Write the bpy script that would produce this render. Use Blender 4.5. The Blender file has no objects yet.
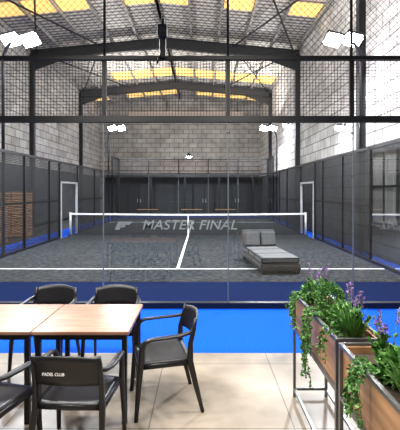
import bpy, bmesh, math, random
from mathutils import Vector, Matrix, Euler
random.seed(7)
S = bpy.context.scene
S.view_settings.view_transform = 'Standard'
S.view_settings.look = 'None'

# ------------------------------------------------------------ materials
def mat(name, col=(.5,.5,.5), rough=.5, metal=0, spec=.5, emit=None, estr=0):
    m = bpy.data.materials.new(name); m.use_nodes = True
    b = m.node_tree.nodes['Principled BSDF']
    b.inputs['Base Color'].default_value = (*col,1)
    b.inputs['Roughness'].default_value = rough
    b.inputs['Metallic'].default_value = metal
    b.inputs['Specular IOR Level'].default_value = spec
    if emit:
        b.inputs['Emission Color'].default_value = (*emit,1)
        b.inputs['Emission Strength'].default_value = estr
    return m
def N(m,t,**k):
    n = m.node_tree.nodes.new(t)
    for a,v in k.items(): setattr(n,a,v)
    return n
def L(m,a,b): m.node_tree.links.new(a,b)
def bsdf(m): return m.node_tree.nodes['Principled BSDF']
def ramp(m, stops):
    r = N(m,'ShaderNodeValToRGB'); e = r.color_ramp.elements
    while len(e) < len(stops): e.new(.5)
    for i,(p,c) in enumerate(stops):
        e[i].position = p; e[i].color = (*c,1)
    return r
def noisy(name, c1, c2, scale=5, rough=.6, detail=6, bump=0, stretch=(1,1,1), spec=.5, lo=.3, hi=.7):
    m = mat(name,c1,rough,spec=spec)
    tc = N(m,'ShaderNodeTexCoord'); mp = N(m,'ShaderNodeMapping'); mp.inputs['Scale'].default_value = stretch
    n = N(m,'ShaderNodeTexNoise'); n.inputs['Scale'].default_value = scale; n.inputs['Detail'].default_value = detail
    r = ramp(m,[(lo,c1),(hi,c2)])
    L(m,tc.outputs['Object'],mp.inputs[0]); L(m,mp.outputs[0],n.inputs['Vector']); L(m,n.outputs[0],r.inputs[0])
    L(m,r.outputs[0],bsdf(m).inputs['Base Color'])
    if bump:
        b = N(m,'ShaderNodeBump'); b.inputs['Strength'].default_value = bump; b.inputs['Distance'].default_value=.01
        L(m,n.outputs[0],b.inputs['Height']); L(m,b.outputs[0],bsdf(m).inputs['Normal'])
    return m
def math_n(m,op,a,b=None):
    n = N(m,'ShaderNodeMath',operation=op)
    for i,v in enumerate((a,b)):
        if v is None: continue
        if isinstance(v,(int,float)): n.inputs[i].default_value = v
        else: L(m,v,n.inputs[i])
    return n.outputs[0]
def wire(name, axes, size, t, col=(.01,.01,.012), diag=False):
    """see-through welded wire / netting"""
    m = mat(name,col,.6)
    tc = N(m,'ShaderNodeTexCoord'); sp = N(m,'ShaderNodeSeparateXYZ'); L(m,tc.outputs['Object'],sp.inputs[0])
    u = sp.outputs['XYZ'.index(axes[0])]; v = sp.outputs['XYZ'.index(axes[1])]
    if diag:
        u,v = math_n(m,'ADD',u,v), math_n(m,'SUBTRACT',u,v)
    fs=[]
    for q in (u,v):
        a = math_n(m,'DIVIDE',math_n(m,'ADD',q,100.0),size); f = math_n(m,'FRACT',a)
        fs.append(math_n(m,'LESS_THAN',f,t))
    mx = math_n(m,'MAXIMUM',fs[0],fs[1])
    tr = N(m,'ShaderNodeBsdfTransparent'); mix = N(m,'ShaderNodeMixShader')
    L(m,mx,mix.inputs[0]); L(m,tr.outputs[0],mix.inputs[1]); L(m,bsdf(m).outputs[0],mix.inputs[2])
    out = m.node_tree.nodes['Material Output']; L(m,mix.outputs[0],out.inputs[0])
    return m
def glassmat(name, k=1.6, tint=(.93,.97,.97)):
    m = mat(name)
    m.node_tree.nodes.remove(bsdf(m))
    tr = N(m,'ShaderNodeBsdfTransparent'); tr.inputs[0].default_value=(*tint,1)
    gl = N(m,'ShaderNodeBsdfGlossy'); gl.inputs['Roughness'].default_value=.01
    fr = N(m,'ShaderNodeFresnel'); fr.inputs[0].default_value=1.5
    f = math_n(m,'MINIMUM',math_n(m,'MULTIPLY',fr.outputs[0],k),1.0)
    mix = N(m,'ShaderNodeMixShader')
    L(m,f,mix.inputs[0]); L(m,tr.outputs[0],mix.inputs[1]); L(m,gl.outputs[0],mix.inputs[2])
    L(m,mix.outputs[0],m.node_tree.nodes['Material Output'].inputs[0])
    return m
def blockwall(name, c1, c2, mortar, axes, bw=.8, bh=.4):
    m = mat(name,c1,.85)
    tc = N(m,'ShaderNodeTexCoord'); sp = N(m,'ShaderNodeSeparateXYZ'); cb = N(m,'ShaderNodeCombineXYZ')
    L(m,tc.outputs['Object'],sp.inputs[0])
    L(m,sp.outputs['XYZ'.index(axes[0])],cb.inputs[0]); L(m,sp.outputs['XYZ'.index(axes[1])],cb.inputs[1])
    br = N(m,'ShaderNodeTexBrick'); br.inputs['Scale'].default_value=1
    br.inputs['Brick Width'].default_value=bw; br.inputs['Row Height'].default_value=bh
    br.inputs['Mortar Size'].default_value=.022; br.inputs['Color1'].default_value=(*c1,1); br.inputs['Color2'].default_value=(*c2,1)
    br.inputs['Mortar'].default_value=(*mortar,1)
    L(m,cb.outputs[0],br.inputs['Vector'])
    n = N(m,'ShaderNodeTexNoise'); n.inputs['Scale'].default_value=1.3; n.inputs['Detail'].default_value=8
    L(m,tc.outputs['Object'],n.inputs['Vector'])
    r = ramp(m,[(.3,(.66,.65,.64)),(.7,(1.1,1.09,1.08))]); L(m,n.outputs[0],r.inputs[0])
    mx = N(m,'ShaderNodeMixRGB',blend_type='MULTIPLY'); mx.inputs[0].default_value=1
    L(m,br.outputs[0],mx.inputs[1]); L(m,r.outputs[0],mx.inputs[2]); L(m,mx.outputs[0],bsdf(m).inputs['Base Color'])
    return m

M_black = mat('black_steel',(.006,.006,.008),.4,.2)
M_dark = mat('dark_steel',(.025,.027,.032),.5,.4)
M_plastic = mat('black_plastic',(.008,.008,.010),.38)
M_cafelegs = mat('table_leg_black',(.012,.012,.014),.4,.5)
M_white = mat('white_paint',(.9,.9,.9),.4)
M_whitemetal = mat('white_steel',(.6,.62,.64),.35,.3)
M_glass = glassmat('court_glass',1.9,(.90,.94,.95))
M_glassfar = glassmat('far_glass',.5,(.80,.84,.86))
M_turfrefl = noisy('turf_carpet_reflection',(.002,.004,.012),(.006,.010,.026),60,.95,8,0,(1,1,1),.05)  # navy paints the blue carpet's glass reflection into the near turf strip
M_court = noisy('court_turf',(.010,.013,.017),(.056,.062,.068),9,.95,14,0,(1,1,1),.05,.38,.66)
M_blue = noisy('blue_carpet',(.001,.075,.62),(.003,.12,.85),40,.9,6,0,(1,1,1),.1)
M_outer = noisy('outer_floor_grey',(.02,.022,.025),(.04,.042,.045),4,.7)
M_line = noisy('court_line_paint',(.7,.72,.74),(.9,.91,.92),40,.9)
M_wallY = blockwall('block_wall_side',(.46,.44,.42),(.60,.585,.565),(.16,.15,.14),'YZ')
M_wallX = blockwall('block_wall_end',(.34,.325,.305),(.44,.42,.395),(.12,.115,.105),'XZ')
M_wallback = noisy('plaster_back',(.10,.10,.10),(.16,.155,.15),3)
M_lamp = mat('lamp_lens',(1,1,1),.3,emit=(.88,.84,1),estr=90)
M_cafelamp = mat('linear_lamp_lens',(1,1,1),.3,emit=(1,.97,.93),estr=6)
M_sky = mat('skylight_panel',(.75,.5,.15),.5,emit=(1,.62,.2),estr=1.15)
M_netwire = wire('net_mesh','XZ',.045,.42,(.01,.01,.012))
M_endmesh = wire('end_wire_mesh','XZ',.05,.16)
M_netting = wire('ball_stop_netting','XZ',.11,.08,(.01,.01,.01),True)
M_sidemesh = wire('side_wire_mesh','YZ',.05,.48,(.004,.005,.007))
M_leaf1 = noisy('leaf_green',(.015,.08,.012),(.08,.24,.035),30,.5)
M_leaf2 = noisy('leaf_light',(.07,.20,.035),(.18,.38,.09),30,.5)
M_purple = noisy('lavender_bloom',(.16,.06,.30),(.40,.22,.56),50,.7)
M_soil = noisy('soil',(.03,.02,.012),(.07,.05,.03),30,.95)
M_frame = mat('planter_frame_steel',(.17,.17,.17),.35,.7)

def woodmat(name,c1,c2,rough,stretch,sc=3):
    return noisy(name,c1,c2,sc,rough,8,.05,stretch)
M_table = woodmat('table_oak',(.25,.12,.075),(.46,.255,.165),.3,(1,9,1),2.5)
M_wood = woodmat('planter_wood',(.28,.135,.06),(.54,.30,.145),.5,(6,1,14),1.5)
M_locker = woodmat('crate_wood',(.42,.20,.08),(.66,.36,.17),.6,(1,1,6))

M_floor = noisy('concrete_floor',(.15,.12,.088),(.45,.38,.30),1.5,.38,14,0,(1,1,1),.4,.27,.70)
def add_joints(m):
    b = bsdf(m); src = b.inputs['Base Color'].links[0].from_socket
    tc = N(m,'ShaderNodeTexCoord'); mp = N(m,'ShaderNodeMapping'); mp.inputs['Location'].default_value=(.42,.38,0)
    br = N(m,'ShaderNodeTexBrick'); br.offset=0
    br.inputs['Scale'].default_value=1; br.inputs['Brick Width'].default_value=1.15; br.inputs['Row Height'].default_value=1.15
    br.inputs['Mortar Size'].default_value=.006
    for k,c in (('Color1',1),('Color2',.93),('Mortar',.4)): br.inputs[k].default_value=(c,c,c,1)
    L(m,tc.outputs['Object'],mp.inputs[0]); L(m,mp.outputs[0],br.inputs['Vector'])
    mx = N(m,'ShaderNodeMixRGB',blend_type='MULTIPLY'); mx.inputs[0].default_value=1
    L(m,src,mx.inputs[1]); L(m,br.outputs[0],mx.inputs[2]); L(m,mx.outputs[0],b.inputs['Base Color'])
add_joints(M_floor)
M_roof = mat('corrugated_roof',(.3,.3,.3),.5,.0)
def corr(m):
    tc = N(m,'ShaderNodeTexCoord'); w = N(m,'ShaderNodeTexWave',bands_direction='Y'); w.inputs['Scale'].default_value=1.1; w.inputs['Distortion'].default_value=0
    L(m,tc.outputs['Object'],w.inputs['Vector'])
    r = ramp(m,[(.2,(.16,.15,.14)),(.75,(.66,.62,.56))]); L(m,w.outputs[0],r.inputs[0]); L(m,r.outputs[0],bsdf(m).inputs['Base Color'])
corr(M_roof)

# ------------------------------------------------------------ mesh builder
class B:
    def __init__(s): s.bm = bmesh.new(); s.mats=[]
    def mi(s,m):
        if m not in s.mats: s.mats.append(m)
        return s.mats.index(m)
    def box(s,c,d,m,rot=None,bev=0):
        r = bmesh.ops.create_cube(s.bm,size=1)
        vs = r['verts']
        M = Matrix.Translation(c) @ (rot.to_matrix().to_4x4() if rot else Matrix()) @ Matrix.Diagonal((*d,1))
        bmesh.ops.transform(s.bm,matrix=M,verts=vs)
        fs = {f for v in vs for f in v.link_faces}
        i = s.mi(m)
        for f in fs: f.material_index=i
        if bev:
            es = list({e for v in vs for e in v.link_edges})
            bmesh.ops.bevel(s.bm,geom=es,offset=bev,segments=2,affect='EDGES',profile=.5)
        return s
    def span(s,a,b,m,bev=0):
        a=Vector(a);b=Vector(b)
        return s.box((a+b)/2,(abs(b.x-a.x),abs(b.y-a.y),abs(b.z-a.z)),m,None,bev)
    def sweep(s,pts,rad,m,n=10,square=False):
        pts=[Vector(p) for p in pts]
        if not isinstance(rad,list): rad=[rad]*len(pts)
        i=s.mi(m); rings=[]
        up=None
        for k,p in enumerate(pts):
            t=(pts[min(k+1,len(pts)-1)]-pts[max(k-1,0)]).normalized()
            if up is None:
                up=Vector((1,0,0)) if abs(t.x)<.8 else Vector((0,1,0))
            u=(up-t*up.dot(t)).normalized(); up=u; v=t.cross(u)
            r=rad[k]; ru,rv=(r if isinstance(r,tuple) else (r,r))
            ring=[]
            for j in range(n):
                a=2*math.pi*j/n+(math.pi/4 if square else 0)
                ca,sa=math.cos(a),math.sin(a)
                if not square and n>=8:
                    ca=math.copysign(abs(ca)**.75,ca); sa=math.copysign(abs(sa)**.75,sa)
                ring.append(s.bm.verts.new(p+u*ca*ru+v*sa*rv))
            rings.append(ring)
        for a,b in zip(rings,rings[1:]):
            for j in range(n):
                f=s.bm.faces.new((a[j],a[(j+1)%n],b[(j+1)%n],b[j])); f.material_index=i; f.smooth=not square
        for r in (rings[0][::-1],rings[-1]):
            f=s.bm.faces.new(r); f.material_index=i
        return s
    def quad(s,ps,m):
        f=s.bm.faces.new([s.bm.verts.new(p) for p in ps]); f.material_index=s.mi(m); return s
    def grid(s,fn,nu,nv,m,thick):
        i=s.mi(m); top=[[s.bm.verts.new(fn(a/nu,b/nv,0)) for b in range(nv+1)] for a in range(nu+1)]
        bot=[[s.bm.verts.new(fn(a/nu,b/nv,thick)) for b in range(nv+1)] for a in range(nu+1)]
        def F(*v):
            f=s.bm.faces.new(v); f.material_index=i; f.smooth=True
        for a in range(nu):
            for b in range(nv):
                F(top[a][b],top[a+1][b],top[a+1][b+1],top[a][b+1]); F(bot[a][b],bot[a][b+1],bot[a+1][b+1],bot[a+1][b])
        for a in range(nu):
            F(top[a][0],bot[a][0],bot[a+1][0],top[a+1][0]); F(top[a][nv],top[a+1][nv],bot[a+1][nv],bot[a][nv])
        for b in range(nv):
            F(top[0][b],top[0][b+1],bot[0][b+1],bot[0][b]); F(top[nu][b],bot[nu][b],bot[nu][b+1],top[nu][b+1])
        return s
    def done(s,name,parent=None,loc=None,rot=None,recalc=True):
        if recalc: bmesh.ops.recalc_face_normals(s.bm,faces=s.bm.faces)
        me=bpy.data.meshes.new(name); s.bm.to_mesh(me); s.bm.free()
        for m in s.mats: me.materials.append(m)
        o=bpy.data.objects.new(name,me); S.collection.objects.link(o)
        if parent: o.parent=parent
        if loc: o.location=loc
        if rot: o.rotation_euler=rot
        return o
def empty(name,loc=(0,0,0),rot=(0,0,0)):
    o=bpy.data.objects.new(name,None); o.empty_display_size=.2; S.collection.objects.link(o)
    o.location=loc; o.rotation_euler=rot; return o
def text(body,name,size,loc,rot,m,parent=None,shear=0,sx=1,off=.015):
    c=bpy.data.curves.new(name,'FONT'); c.body=body; c.size=size; c.align_x='CENTER'; c.align_y='CENTER'; c.shear=shear
    c.extrude=.001; c.offset=size*off
    o=bpy.data.objects.new(name,c); S.collection.objects.link(o); o.location=loc; o.rotation_euler=rot; o.scale=(sx,1,1)
    c.materials.append(m)
    if parent: o.parent=parent
    return o
def area(name,loc,tgt,size,power,col,parent=None,sy=None):
    l=bpy.data.lights.new(name,'AREA'); l.energy=power; l.color=col; l.size=size
    if sy: l.shape='RECTANGLE'; l.size_y=sy
    o=bpy.data.objects.new(name,l); S.collection.objects.link(o); o.location=loc
    o.rotation_euler=(Vector(tgt)-Vector(loc)).to_track_quat('-Z','Y').to_euler()
    if parent: o.parent=parent
    return o

# ------------------------------------------------------------ layout constants
CX=-.58; XL=CX-5; XR=CX+5
Y0=6.25; YN=16.25; Y1=26.25
WL=-8.8; WR=5.0; YB=-4.0; YF=33.6; RX=-1.9; ZE=9.27; ZR=9.92

# ------------------------------------------------------------ room shell
B().span((WL,YB,-.2),(WR,4.5,0),M_floor).done('floor')
b=B(); b.span((XL-1.15,4.5,-.2),(WR,Y1+2,0),M_blue); b.span((WL,4.5,-.2),(XL-1.15,8.0,0),M_blue)
b.span((WL,8.0,-.2),(XL-1.15,YF,0),M_outer); b.span((XL-1.15,Y1+2,-.2),(WR,YF,0),M_outer)
b.done('floor_sports_hall')
B().span((WL-.25,YB,-.2),(WL,YF,ZE),M_wallY).done('wall_left')
B().span((WR,YB,-.2),(WR+.25,YF,ZE),M_wallY).done('wall_right')
def gable(name,y,d,m):
    b=B(); i=b.mi(m)
    pr=[(WL-.25,-.2),(WR+.25,-.2),(WR+.25,ZE),(RX,ZR),(WL-.25,ZE)]
    a=[b.bm.verts.new((x,y,z)) for x,z in pr]; c=[b.bm.verts.new((x,y+d,z)) for x,z in pr]
    b.bm.faces.new(a); b.bm.faces.new(c[::-1])
    for k in range(5): b.bm.faces.new((a[k],c[k],c[(k+1)%5],a[(k+1)%5]))
    return b.done(name)
gable('wall_far',YF,.25,M_wallX)
gable('wall_back',YB-.25,.25,M_wallback)
def roofpt(x):
    return ZR-(ZR-ZE)*(abs(x-RX)/((WR-RX) if x>RX else (RX-WL)))
b=B()
for xa,xb in ((WL-.25,RX),(RX,WR+.25)):
    za,zb=roofpt(max(xa,WL)),roofpt(min(xb,WR))
    vs=[b.bm.verts.new(p) for p in ((xa,YB-.25,za),(xb,YB-.25,zb),(xb,YF+.25,zb),(xa,YF+.25,za),(xa,YB-.25,za+.12),(xb,YB-.25,zb+.12),(xb,YF+.25,zb+.12),(xa,YF+.25,za+.12))]
    b.mi(M_roof)
    for q in ((0,1,2,3),(7,6,5,4),(0,4,5,1),(1,5,6,2),(2,6,7,3),(3,7,4,0)): b.bm.faces.new([vs[k] for k in q])
b.done('ceiling')

sk=B()
for ya,yb in ((15.5,16.6),(25.3,27.0),(30.6,32.0)):
    for side in (0,1):
        x0,x1=(WL+.1,RX-.05) if side==0 else (RX+.05,WR-.1)
        n=5
        for k in range(n):
            if random.random()<.12: continue
            xa=x0+(x1-x0)*k/n+.08; xb=x0+(x1-x0)*(k+1)/n-.08
            sk.quad([(xa,ya,roofpt(xa)-.02),(xb,ya,roofpt(xb)-.02),(xb,yb,roofpt(xb)-.02),(xa,yb,roofpt(xa)-.02)],M_sky)
sk.done('skylight_panels',recalc=False)
M_purlin=mat('galvanised_purlin',(.34,.33,.31),.5,.1)
pu=B()
for side in (0,1):
    x0,x1=(WL+.1,RX) if side==0 else (RX,WR-.1)
    for k in range(6):
        x=x0+(x1-x0)*k/5
        pu.span((x-.04,YB,roofpt(x)-.19),(x+.04,YF,roofpt(x)-.025),M_purlin)
pu.done('roof_purlins')
M_raf=mat('rafter_steel',(.022,.023,.026),.5,.2)
def portal(y):
    b=B()
    for xa,xb in ((WL,RX),(WR,RX)):
        za,zb=roofpt(xa)-.2,roofpt(xb)-.2
        for (h0,h1,w) in ((0,.03,.22),(.03,.5,.03),(.5,.53,.22)):
            y0,y1=y-w/2,y+w/2
            ps=[(xa,y0,za-h0),(xb,y0,zb-h0),(xb,y1,zb-h0),(xa,y1,za-h0),(xa,y0,za-h1),(xb,y0,zb-h1),(xb,y1,zb-h1),(xa,y1,za-h1)]
            v=[b.bm.verts.new(p) for p in ps]; b.mi(M_raf)
            for q in ((0,1,2,3),(7,6,5,4),(0,4,5,1),(1,5,6,2),(2,6,7,3),(3,7,4,0)): b.bm.faces.new([v[k] for k in q])
        s=1 if xa<RX else -1
        h=[(xa,y-.02,za-.5),(xa+s*2,y-.02,za-.35),(xa,y-.02,za-1.1)]
        v=[b.bm.verts.new(p) for p in h]+[b.bm.verts.new((p[0],y+.02,p[2])) for p in h]
        b.bm.faces.new(v[:3]); b.bm.faces.new(v[3:][::-1])
        for k in range(3): b.bm.faces.new((v[k],v[(k+1)%3],v[3+(k+1)%3],v[3+k]))
        b.span((xa,y-.11,0),(xa+s*.02,y+.11,za-.2),M_raf); b.span((xa+s*.02,y-.015,0),(xa+s*.2,y+.015,za-.2),M_raf); b.span((xa+s*.2,y-.11,0),(xa+s*.22,y+.11,za-.2),M_raf)
    return b.done('portal_frame')
for y in (4,12,20,28): portal(y)
b=B()
for (ya,yb) in ((12,20),(20,28)):
    for xa,xb in ((WL+.3,WL+3.6),(WR-.3,WR-3.4)):
        b.sweep([(xa,ya,roofpt(xa)-.3),(xb,yb,roofpt(xb)-.3)],.04,M_raf,6); b.sweep([(xb,ya,roofpt(xb)-.3),(xa,yb,roofpt(xa)-.3)],.04,M_raf,6)
b.done('roof_bracing_rods')
b=B(); b.span((WL+2.5,YF-.5,8.25),(WR-1.5,YF-.05,8.6),mat('duct_beige',(.5,.42,.38),.5)); 
for x in (-6,-3,0,3): b.span((x-.03,YF-.3,8.6),(x+.03,YF-.24,roofpt(x)),M_dark)
b.done('ventilation_duct')

M_rail=mat('railing_red_oxide',(.18,.07,.05),.5)
e=empty('mezzanine_walkway',(0,0,0))
b=B(); b.span((WL+.4,31.9,3.0),(WR-.3,33.4,3.18),M_dark); b.done('deck',e)
b=B()
for z in (3.55,3.9,4.25): b.sweep([(WL+.4,31.95,z),(WR-.3,31.95,z)],.03,M_rail,6)
x=WL+.45
while x<WR-.3:
    b.sweep([(x,31.95,3.18),(x,31.95,4.25)],.025,M_rail,6); x+=1.3
b.done('railing',e)
b=B()
for x in (-7,-4.2,-1.4,1.4,4.2): b.span((x-.08,32.0,0),(x+.08,32.16,3.0),M_black)
b.done('columns',e)
B().span((WL+.35,YF-.05,0),(WR-.02,YF,3.0),mat('dark_cladding',(.016,.018,.024),.6)).done('trim_1')
for i,x in enumerate((-5.4,.2,3.0)):
    b=B(); b.span((x-.9,YF-.11,0),(x+.9,YF-.055,2.3),M_dark); b.span((x-.03,YF-.14,0),(x+.03,YF-.11,2.3),M_black)
    for s in (-1,1):
        b.span((x+s*.94-.05,YF-.15,0),(x+s*.94+.05,YF-.055,2.36),M_black); b.box((x+s*.12,YF-.14,1.05),(.03,.06,.3),M_whitemetal)
    b.span((x-.99,YF-.15,2.3),(x+.99,YF-.055,2.38),M_black); b.done('door_%d'%(i+1))
M_clad2=noisy('lower_wall_grey',(.04,.042,.048),(.075,.076,.082),2)
B().span((WL,9,0),(WL+.02,YF-.06,3.1),M_clad2).done('trim_2')
B().span((WR-.02,6.3,0),(WR,YF-.06,3.1),M_clad2).done('trim_3')
b=B(); b.span((WR-.05,9.9,1.0),(WR-.02,11.3,2.9),mat('frosted_pane',(.28,.27,.25),.4))
for y in (9.87,10.6,11.33): b.span((WR-.08,y-.03,.95),(WR-.02,y+.03,2.95),M_black)
for z in (.97,2.0,2.93): b.span((WR-.08,9.87,z-.03),(WR-.02,11.33,z+.03),M_black)
b.done('window_1')
B().span((WL+.02,4.5,0),(WL+.04,YF-.1,.12),M_black).done('baseboard_left')
B().span((WR-.04,4.5,0),(WR-.02,YF-.1,.12),M_black).done('baseboard_right')

# ------------------------------------------------------------ court
c=B(); c.span((XL+.06,Y0+1.75,0),(XR-.06,Y1-.06,.012),M_court); c.span((XL+.06,Y0+.06,0),(XR-.06,Y0+1.75,.012),M_turfrefl); c.done('padel_court_surface')
c=B()
for y in (YN-6.95,YN+6.95): c.span((XL+.07,y-.035,.012),(XR-.07,y+.035,.016),M_line)
c.span((CX-.035,YN-6.95,.012),(CX+.035,YN+6.95,.0165),M_line)
c.done('court_lines')

net=empty('padel_net',(CX,YN,0))
b=B(); b.quad([(-4.9,0,.05),(4.9,0,.05),(4.9,0,.88),(-4.9,0,.88)],M_netwire).done('net_mesh',net,recalc=False)
b=B()
n=20
b.sweep([(-4.9+9.8*k/n,0,.88+.04*(abs(k/n*2-1))**1.5) for k in range(n+1)],(.012,.05),M_white,4,True); b.done('net_tape',net)
b=B()
for x in (-4.9,4.9):
    b.sweep([(x,0,.012),(x,0,.98)],.045,M_whitemetal,10); b.box((x,0,.03),(.12,.3,.035),M_dark); b.box((x,.06,.7),(.06,.08,.12),M_dark)
b.box((0,-.01,.45),(.05,.01,.86),M_white)
b.done('net_posts',net)
M_txt=mat('net_lettering',(.20,.205,.215),.7)
text('MASTER FINAL','net_lettering',.56,(.05,-.03,.44),(math.pi/2,0,0),M_txt,net,.25,1.08,.005)
b=B()
for k in range(3):
    b.quad([(-3.05+.2*k,-.03,.26+.1*k),(-2.85+.2*k,-.03,.26+.1*k),(-2.7+.2*k,-.03,.60),(-2.9+.2*k,-.03,.60)],M_txt)
b.done('net_logo',net,recalc=False)

M_seam=mat('seam',(.12,.14,.14),.4)
def endwall(y,near):
    e=empty('glass_end_wall',(CX,y,0))
    b=B()
    for k in range(5):
        x=-5+2*k; b.quad([(x+.008,0,.09),(x+1.992,0,.09),(x+1.992,0,2.99),(x+.008,0,2.99)],M_glass if near else M_glassfar)
    b.done('glass_panels',e,recalc=False)
    b=B()
    for x in (-3,-1,1,3):
        b.box((x,.0,1.54),(.018,.012,2.9),M_seam)
        for z in (.35,1.2,2.1,2.8): b.box((x,.02 if near else -.02,z),(.05,.02,.03),M_dark)
    b.done('glass_clamps',e)
    b=B()
    b.span((-5.05,-.04,2.97),(5.05,.06,3.07),M_black)
    b.span((-5.05,-.03,3.97),(5.05,.04,4.03),M_black)
    b.span((-5.05,-.05,.0),(5.05,.05,.09),M_black)
    for x in (-5,-3,-1,1,3,5):
        b.span((x-.035,.04 if near else -.1,3.0),(x+.035,.1 if near else -.04,4.04),M_black)
    for x in (-5,5): b.span((x-.05,-.05,0),(x+.05,.05,4.04),M_black)
    b.done('steel_frame',e)
    b=B(); b.quad([(-5,0,3.05),(5,0,3.05),(5,0,3.98),(-5,0,3.98)],M_endmesh).done('wire_mesh',e,recalc=False)
    return e
endwall(Y0,True); endwall(Y1,False)
b=B(); b.quad([(-8.6,0,4.05),(4.9,0,4.05),(4.9,0,8.6),(-8.6,0,8.6)],M_netting)
b.done('ball_stop_netting',None,(0,Y0,0),recalc=False)
b=B()
for x in (CX-3,CX-1,CX+1,CX+3): b.sweep([(x,Y0+.07,4.05),(x,Y0+.07,8.65)],.022,M_black,8)
for x in (CX-5,CX+5): b.sweep([(x,Y0+.07,4.05),(x,Y0+.07,8.65)],.03,M_black,8)
b.sweep([(WL+.1,Y0,8.62),(WR-.1,Y0,8.62)],.03,M_black,8)
b.done('netting_posts')

def side(x,s):
    e=empty('side_fence',(x,0,0))
    b=B()
    for y in (Y0+2,Y0+4,Y0+6,Y0+8,YN-1,YN+1.2,YN+4,YN+6,YN+8):
        b.span((-.035,y-.04,0),(.035,y+.04,3.03),M_black)
    for y in (Y0+.1,Y0+2,Y1-2,Y1-.1): b.span((-.04,y-.04,0),(.04,y+.04,4.04),M_black)
    b.span((-.035,Y0+.06,2.96),(.035,Y1-.06,3.04),M_black)
    for ya,yb in ((Y0+.06,Y0+2),(Y1-2,Y1-.06)): b.span((-.035,ya,3.96),(.035,yb,4.04),M_black)
    for ya,yb in ((Y0+.06,YN-1),(YN+1.2,Y1-.06)):
        b.span((-.03,ya,0),(.03,yb,.08),M_black)
        b.span((-.02,max(ya,Y0+4),1.48),(.02,min(yb,Y1-4),1.53),M_black)
    b.done('steel_frame',e)
    b=B()
    for ya,yb in ((Y0+.1,Y0+2),(Y0+2,Y0+4),(Y1-4,Y1-2),(Y1-2,Y1-.1)):
        b.quad([(0,ya+.05,.08),(0,yb-.05,.08),(0,yb-.05,2.97),(0,ya+.05,2.97)],M_glassfar)
    b.done('glass_panels',e,recalc=False)
    b=B()
    for ya,yb,za,zb in ((Y0+4,YN-1,.08,2.97),(YN+1.2,Y1-4,.08,2.97),(YN-1,YN+1.2,2.2,2.97),(Y0+.1,Y0+2,3.04,3.97),(Y1-2,Y1-.1,3.04,3.97)):
        b.quad([(0,ya,za),(0,yb,za),(0,yb,zb),(0,ya,zb)],M_sidemesh)
    b.done('wire_mesh',e,recalc=False)
    b=B()
    for y in (YN-.85,YN+1.1): b.span((-.04,y-.04,0),(.04,y+.04,2.25),M_whitemetal)
    b.span((-.04,YN-.85,2.18),(.04,YN+1.1,2.25),M_whitemetal)
    b.done('gate_frame',e)
side(XL,-1); side(XR,1)

def flood(x,y,s,pw,dz=0):
    e=empty('floodlight_pole',(x,y,0)); H=6.28+dz
    b=B()
    pts=[(0,0,.02),(0,0,5.2+dz),(0,0,5.6+dz)]+[(-s*.5*(1-math.cos(a)),0,5.6+dz+.7*math.sin(a)) for a in (.3,.6,.9,1.2,1.5)]
    b.sweep(pts,.045,M_black,8); b.box((0,0,.01),(.16,.16,.02),M_black)
    b.done('pole',e)
    for dx in (-.28,.28):
        b=B(); r=Euler((-.5,s*.25,0))
        c0=Vector((-s*.5+dx,0,H)); R=r.to_matrix()
        b.box(c0,(.52,.46,.07),M_black,r,.01)
        for k in range(5): b.box(c0+R@Vector(((k-2)*.08,0,.06)),(.012,.38,.05),M_dark,r)
        b.box(c0+R@Vector((0,0,-.065)),(.48,.42,.09),M_lamp,r,.03)
        b.done('lamp_head',e)
    b=B(); b.box((-s*.5,0,H+.08),(1.1,.05,.05),M_black).done('crossbar',e)
    area('flood_light',(-s*.8,0,H-.25),(-s*4.0,0,0),.5,pw,(.96,.97,1),e)
    area('roof_fill_light',(-s*.9,0,H+.45),(-s*3,1,9.5),.4,480,(1,.97,.93),e)  # added fill to brighten the roof, the poles carry no upward lamp
for y,pw,dz in ((11.3,820,0),(24.0,900,-.5)):
    flood(XL-.18,y,-1,pw,dz); flood(XR+.18,y,1,pw,dz)

def highbay(x,y,drop=1.0,pw=400):
    e=empty('high_bay_lamp',(x,y,0)); z=roofpt(x)-drop+1
    b=B(); b.sweep([(0,0,roofpt(x)-.19),(0,0,z-.9)],.01,M_black,6); b.sweep([(0,0,z-.85),(0,0,z-1.0),(0,0,z-1.12)],[.06,.2,.24],M_dark,16); b.done('housing',e)
    b=B(); b.sweep([(0,0,z-1.11),(0,0,z-1.16),(0,0,z-1.2)],[.2,.18,.08],M_lamp,16); b.done('lens',e)
    area('bay_light',(0,0,z-1.22),(0,0,0),.4,pw,(1,.98,.96),e)
highbay(-5.5,9.5); highbay(2.2,9.5); highbay(-1.0,30,5.2,120)
def walllamp(x,y,z,s):
    e=empty('wall_lamp',(x,y,z)); b=B(); b.box((-s*.02,0,0),(.04,.12,.2),M_dark); b.sweep([(-s*.04,0,.05),(-s*.18,0,.06)],.015,M_dark,6)
    b.sweep([(-s*.22,0,.1),(-s*.22,0,0)],[.06,.15],M_dark,12); b.done('housing',e)
    B().sweep([(-s*.22,0,0),(-s*.22,0,-.08),(-s*.22,0,-.14)],[.14,.13,.06],M_lamp,12).done('bulb',e)
    area('lamp_light',(-s*.22,0,-.17),(-s*.3,0,-3),.15,50,(.95,.93,1),e)
walllamp(WR,13.6,4.12,1); walllamp(WR,22.5,5.7,1)

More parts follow.
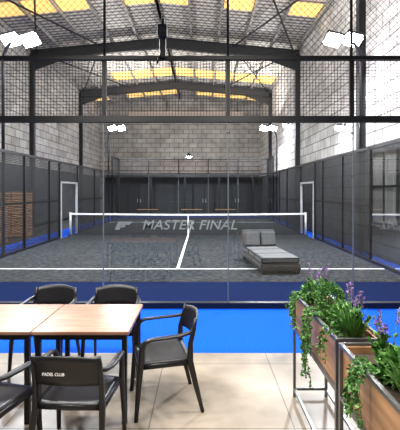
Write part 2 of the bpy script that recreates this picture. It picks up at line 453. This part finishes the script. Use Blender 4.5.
def linear(x,y):
    e=empty('linear_pendant_lamp',(x,y,0)); b=B(); b.box((0,0,4.6),(1.6,.12,.08),M_black)
    for xx in (-.7,.7): b.sweep([(xx,0,4.6),(xx,0,9.1)],.006,M_black,5)
    b.done('housing',e); B().box((0,0,4.555),(1.5,.09,.012),M_cafelamp).done('lens',e)
    area('cafe_light',(0,0,4.53),(0,0,0),1.5,140,(1,.96,.90),e,.1)
for x,y in ((-2.2,1.2),(0.6,1.2),(-2.2,3.4),(.8,3.4)): linear(x,y)

e=empty('court_camera',(CX-.04,Y0-.08,4.03))
b=B(); b.box((0,0,.1),(.1,.08,.3),M_black,None,.015); b.box((0,-.06,.34),(.16,.14,.2),M_black,None,.03); b.sweep([(0,-.13,.34),(0,-.16,.34)],.045,M_dark,12)
b.sweep([(0,0,.4),(0,0,.56)],.03,M_black,8); b.sweep([(-.05,0,-.02),(-.09,0,-.14)],.02,M_black,6)
b.done('housing',e)

def crate_stack(x,y,levels,w=.62):
    e=empty('wooden_crate_stack',(x,y,0)); b=B(); h=.46
    for l in range(levels):
        z0=l*h+.005
        for yy in (-.22,.22):
            for k in range(3): b.box((0,yy,z0+.07+k*.15),(w,.02,.12),M_locker,None,.004)
            for xx in (-w/2+.03,w/2-.03): b.box((xx,yy*1.06,z0+.225),(.05,.02,.44),M_locker)
        for xx in (-w/2,w/2):
            for k in range(3): b.box((xx,0,z0+.07+k*.15),(.02,.42,.12),M_locker,None,.004)
        b.box((0,0,z0+.02),(w-.04,.40,.02),M_locker)
    b.done('crates',e)
crate_stack(-8.05,16.0,4); crate_stack(-7.37,16.0,4); crate_stack(-7.5,14.2,3)
area('crate_light',(-7.4,15.0,5.0),(-7.6,15.5,0),.3,60,(1,.95,.88),None).name='crate_fill_light'  # area light added to brighten the crates, no fixture hangs here
for x in (-4.2,-.8,1.8):
    e=empty('bench',(x,30,0)); b=B()
    for yy in (-.14,0,.14): b.box((0,yy,.45),(1.6,.11,.03),M_locker,None,.004)
    for xx in (-.65,.65):
        b.box((xx,0,.41),(.05,.4,.04),M_dark)
        for yy in (-.17,.17): b.box((xx,yy,.2),(.04,.04,.4),M_dark)
    b.done('frame',e)

# grey lounge-shaped solid, stands in for a reflection in the near glass
M_refl=noisy('reflection_grey',(.06,.063,.067),(.09,.094,.098),20,.8); M_refl2=noisy('reflection_light_grey',(.09,.093,.097),(.14,.144,.148),20,.8)
e=empty('reflection_standin',(1.66,9.7,.012),(0,0,math.radians(6)))
b=B(); b.box((0,0,.10),(.92,2.0,.06),M_dark,None,.01)
for sx in (-.42,.42):
    for sy in (-.94,.94): b.box((sx,sy,.035),(.05,.05,.07),M_dark)
b.box((0,0,.18),(.90,1.98,.10),M_refl,None,.02)
for k in range(3): b.box((0,-.66+.66*k,.30),(.88,.63,.14),M_refl2,None,.035)
b.done('seat',e)
b=B(); r=Euler((-.35,0,0)); b.box((0,.98,.50),(.90,.06,.62),M_refl,r,.02)
b.box((-.22,.86,.56),(.42,.13,.40),M_refl2,r,.04); b.box((.22,.86,.56),(.42,.13,.40),M_refl2,r,.04)
b.done('reflection_back',e)

# ------------------------------------------------------------ chairs
def chair(x,y,rz,label=False):
    e=empty('dining_armchair',(x,y,0),(0,0,rz))
    def seat(u,v,t):
        X=(u-.5)*.46; Y=(v-.5)*.45; 
        d=.018*(1-(2*u-1)**2)*(1-(2*v-1)**2)
        w=.02*max(0,(v-.8)/.2)**2
        k=1-.06*abs(2*v-1)**6
        return (X*k,Y*(1-.05*abs(2*u-1)**6),.455-d-w-t)
    B().grid(seat,12,12,M_plastic,.028).done('seat',e)
    def back(u,v,t):
        q=2*u-1; X=q*.225
        z0=.585+.012*(1-q*q); z1=.775+.03*(1-q*q)
        z=z0+(z1-z0)*v
        Y=-.205-.045*(1-q*q)-(z-.55)*.22-t
        return (X,Y,z)
    B().grid(back,16,5,M_plastic,.016).done('backrest',e)
    b=B()
    for s in (-1,1):
        b.sweep([(s*.262,.245,0),(s*.256,.225,.25),(s*.25,.205,.45),(s*.255,.195,.58),(s*.262,.17,.635),(s*.266,.12,.655),(s*.266,0,.66),(s*.262,-.12,.665),(s*.245,-.2,.675),(s*.225,-.235,.69)],
                [(.014,.017),(.018,.022),(.022,.026),(.02,.024),(.021,.018),(.025,.013),(.027,.012),(.024,.013),(.018,.015),(.014,.015)],M_plastic,10)
        b.sweep([(s*.25,-.315,0),(s*.24,-.26,.22),(s*.228,-.21,.43),(s*.225,-.215,.58),(s*.225,-.245,.70),(s*.222,-.26,.785)],
                [(.014,.016),(.018,.022),(.021,.028),(.017,.022),(.015,.018),(.012,.012)],M_plastic,10)
        b.sweep([(s*.24,.2,.425),(s*.228,-.205,.42)],(.014,.022),M_plastic,8)
    b.sweep([(-.24,.2,.42),(.24,.2,.42)],(.014,.02),M_plastic,8); b.sweep([(-.225,-.205,.425),(0,-.225,.43),(.225,-.205,.425)],(.014,.02),M_plastic,8)
    b.done('frame',e)
    if label:
        text('PADEL CLUB','label',.026,(-.06,-.318,.69),(math.radians(90-12),0,0),M_white,e)
chair(-.88,2.82,math.radians(-3),True)
chair(-1.50,2.70,math.radians(-14))
chair(-.95,4.14,math.pi+.05)
chair(-1.66,4.14,math.pi-.05)
chair(-.36,3.47,math.radians(90+14))

def table(x0,x1):
    y0,y1=3.10,3.86
    e=empty('dining_table',((x0+x1)/2,(y0+y1)/2,0)); hx,hy=(x1-x0)/2-.003,(y1-y0)/2
    B().box((0,0,.737),(hx*2,hy*2,.026),M_table,None,.003).done('tabletop',e)
    b=B()
    for sx in (-1,1):
        for sy in (-1,1): b.box((sx*(hx-.04),sy*(hy-.04),.362),(.04,.04,.724),M_cafelegs,None,.003)
    for sy in (-1,1): b.box((0,sy*(hy-.04),.70),(2*hx-.12,.03,.045),M_cafelegs)
    for sx in (-1,1): b.box((sx*(hx-.04),0,.70),(.03,2*hy-.12,.045),M_cafelegs)
    b.done('legs',e)
table(-1.36,-.58); table(-2.14,-1.362)

# ------------------------------------------------------------ planters
PX0,PX1=.83,1.14
def planter(y0,y1):
    e=empty('wooden_planter',(0,0,0)); b=B()
    t=.018
    b.span((PX0+.02,y0+.02,.64),(PX0+.02+t,y1-.02,.935),M_wood); b.span((PX1-.02-t,y0+.02,.64),(PX1-.02,y1-.02,.935),M_wood)
    b.span((PX0+.02+t,y0+.02,.64),(PX1-.02-t,y0+.02+t,.935),M_wood); b.span((PX0+.02+t,y1-.02-t,.64),(PX1-.02-t,y1-.02,.935),M_wood)
    b.span((PX0+.02+t,y0+.02+t,.64),(PX1-.02-t,y1-.02-t,.66),M_wood); b.done('box',e)
    B().span((PX0+.04,y0+.04,.66),(PX1-.04,y1-.04,.90),M_soil).done('soil',e)
    b=B(); w=.022
    for x in (PX0,PX1-w):
        for y in (y0,y1-w): b.span((x,y,0),(x+w,y+w,.95),M_frame)
        for z in (.93,.615,.06): b.span((x,y0+w,z),(x+w,y1-w,z+w),M_frame)
    for y in (y0,y1-w):
        for z in (.93,.615,.06): b.span((PX0+w,y,z),(PX1-w,y+w,z+w),M_frame)
    b.done('steel_frame',e)
planter(2.42,3.56); planter(1.2,2.37)

def leaf(b,p,size,m,dirn=None):
    d=(dirn or Vector((random.gauss(0,1),random.gauss(0,1),random.gauss(.3,1)))).normalized()
    s=d.cross(Vector((random.gauss(0,1),random.gauss(0,1),random.gauss(0,1)))).normalized()*size*.32
    nrm=d.cross(s).normalized()*size*.12
    p=Vector(p); a=p; c=p+d*size
    l=p+d*size*.5+s; r=p+d*size*.5-s; k=p+d*size*.5+nrm
    vs=[b.bm.verts.new(q) for q in (a,l,c,r,k)]; i=b.mi(m)
    for q in ((0,1,4),(1,2,4),(2,3,4),(3,0,4)):
        f=b.bm.faces.new([vs[j] for j in q]); f.material_index=i
def ball_plant(name,c,r,n=900,ms=(M_leaf1,M_leaf1,M_leaf2),sz=.025,flat=1):
    b=B(); c=Vector(c); b.sweep([(c.x,c.y,.90),(c.x,c.y,c.z)],.008,M_soil,6)
    for _ in range(n):
        v=Vector((random.gauss(0,1),random.gauss(0,1),random.gauss(0,1))).normalized()
        q=r*random.uniform(.6,1.0); p=Vector((v.x*q,v.y*q,v.z*q*flat))+c
        leaf(b,p,sz*random.uniform(.7,1.3),random.choice(ms),v+Vector((random.gauss(0,.5),random.gauss(0,.5),random.gauss(0,.5))))
    b.done(name,recalc=False)
def grass(name,c,n,h,spread,ms=(M_leaf1,M_leaf2)):
    b=B()
    for _ in range(n):
        a=random.uniform(0,2*math.pi); rr=random.uniform(0,.05); o=Vector((c[0]+rr*math.cos(a),c[1]+rr*math.sin(a),.90))
        hh=h*random.uniform(.5,1); s=spread*random.uniform(.3,1)
        tip=o+Vector((math.cos(a)*s,math.sin(a)*s,hh)); mid=(o+tip)/2+Vector((0,0,hh*.12))
        w=Vector((-math.sin(a),math.cos(a),0))*.006; i=b.mi(random.choice(ms))
        v=[b.bm.verts.new(q) for q in (o-w,o+w,mid+w,mid-w,tip)]
        f=b.bm.faces.new(v[:4]); f.material_index=i; f=b.bm.faces.new((v[3],v[2],v[4])); f.material_index=i
    b.done(name,recalc=False)
def lavender(c,n=14,h=.34):
    b=B()
    for q in range(n*2):
        bloom=q<n
        a=random.uniform(0,2*math.pi); s=random.uniform(.01,.09); o=Vector((c[0]+.02*math.cos(a),c[1]+.02*math.sin(a),.90))
        hh=h*(random.uniform(.78,1.05) if bloom else random.uniform(.4,.7)); tip=o+Vector((math.cos(a)*s,math.sin(a)*s*1.3,hh)); mid=o.lerp(tip,.5)+Vector((0,0,.02))
        b.sweep([o,mid,tip],.0022,M_leaf2,5)
        if bloom:
            for k in range(22):
                t=random.uniform(.70,1.0); leaf(b,mid.lerp(tip,(t-.5)*2),.02,M_purple)
        for k in range(14): leaf(b,o.lerp(mid if bloom else tip,random.uniform(.2,1)),.04,random.choice((M_leaf1,M_leaf2)),Vector((math.cos(a+random.gauss(0,1)),math.sin(a+random.gauss(0,1)),.9)))
    b.done('lavender_plant',recalc=False)
def trailing(y0,y1,n,drop,x=None,ms=(M_leaf1,M_leaf1,M_leaf2)):
    b=B(); x=PX0 if x is None else x
    for _ in range(n):
        y=random.uniform(y0,y1); d=drop*random.uniform(.45,1); yy=random.gauss(0,.03)
        pts=[Vector((x+.09,y,.90)),Vector((x+.05,y,.975)),Vector((x-.02,y,.97)),Vector((x-.045,y+yy*.3,.90)),Vector((x-.05+random.gauss(0,.012),y+yy,.95-d*.6)),Vector((x-.045+random.gauss(0,.015),y+yy*1.4,.95-d))]
        b.sweep(pts,.002,M_leaf1,4)
        for s,e2 in zip(pts,pts[1:]):
            for k in range(int((e2-s).length/.009)+1):
                leaf(b,s.lerp(e2,random.random()),random.uniform(.018,.034),random.choice(ms),Vector((random.gauss(-.4,.7),random.gauss(0,.8),random.gauss(-.4,.6))))
    b.done('trailing_ivy',recalc=False)
ball_plant('boxwood_plant',(1.0,3.08,1.03),.115,1100)
ball_plant('leafy_bush_plant',(.97,3.42,.98),.08,400,(M_leaf1,M_leaf2),.04,.9)
ball_plant('leafy_bush_plant',(1.0,2.78,.97),.10,600,(M_leaf1,M_leaf2),.04,.7)
ball_plant('leafy_bush_plant',(1.0,1.96,.98),.10,700,(M_leaf1,M_leaf2,M_leaf2),.04,.8)
ball_plant('leafy_bush_plant',(.99,1.62,.96),.10,600,(M_leaf1,M_leaf2,M_leaf2),.04,.8)
grass('grass_plant',(.99,2.56),160,.22,.13); grass('grass_plant',(.98,1.80),150,.2,.13)
lavender((.98,3.28),7); lavender((1.0,2.60),7); lavender((1.02,2.15),6,.31)
trailing(3.30,3.5,9,.30); trailing(2.82,3.02,11,.55); trailing(1.9,2.1,10,.28); trailing(2.5,2.6,4,.2)

# ------------------------------------------------------------ world + camera
w=bpy.data.worlds.new('world'); S.world=w; w.use_nodes=True
w.node_tree.nodes['Background'].inputs[0].default_value=(.6,.65,.8,1); w.node_tree.nodes['Background'].inputs[1].default_value=.3
cd=bpy.data.cameras.new('camera'); cam=bpy.data.objects.new('camera',cd); S.collection.objects.link(cam)
cam.location=(0,0,1.87); cam.rotation_euler=(math.pi/2,0,0)
cd.sensor_fit='AUTO'; cd.sensor_width=36; cd.lens=390/430*36; cd.shift_y=-24/430; cd.shift_x=-2/430
cd.clip_start=.05; cd.clip_end=200
S.camera=cam
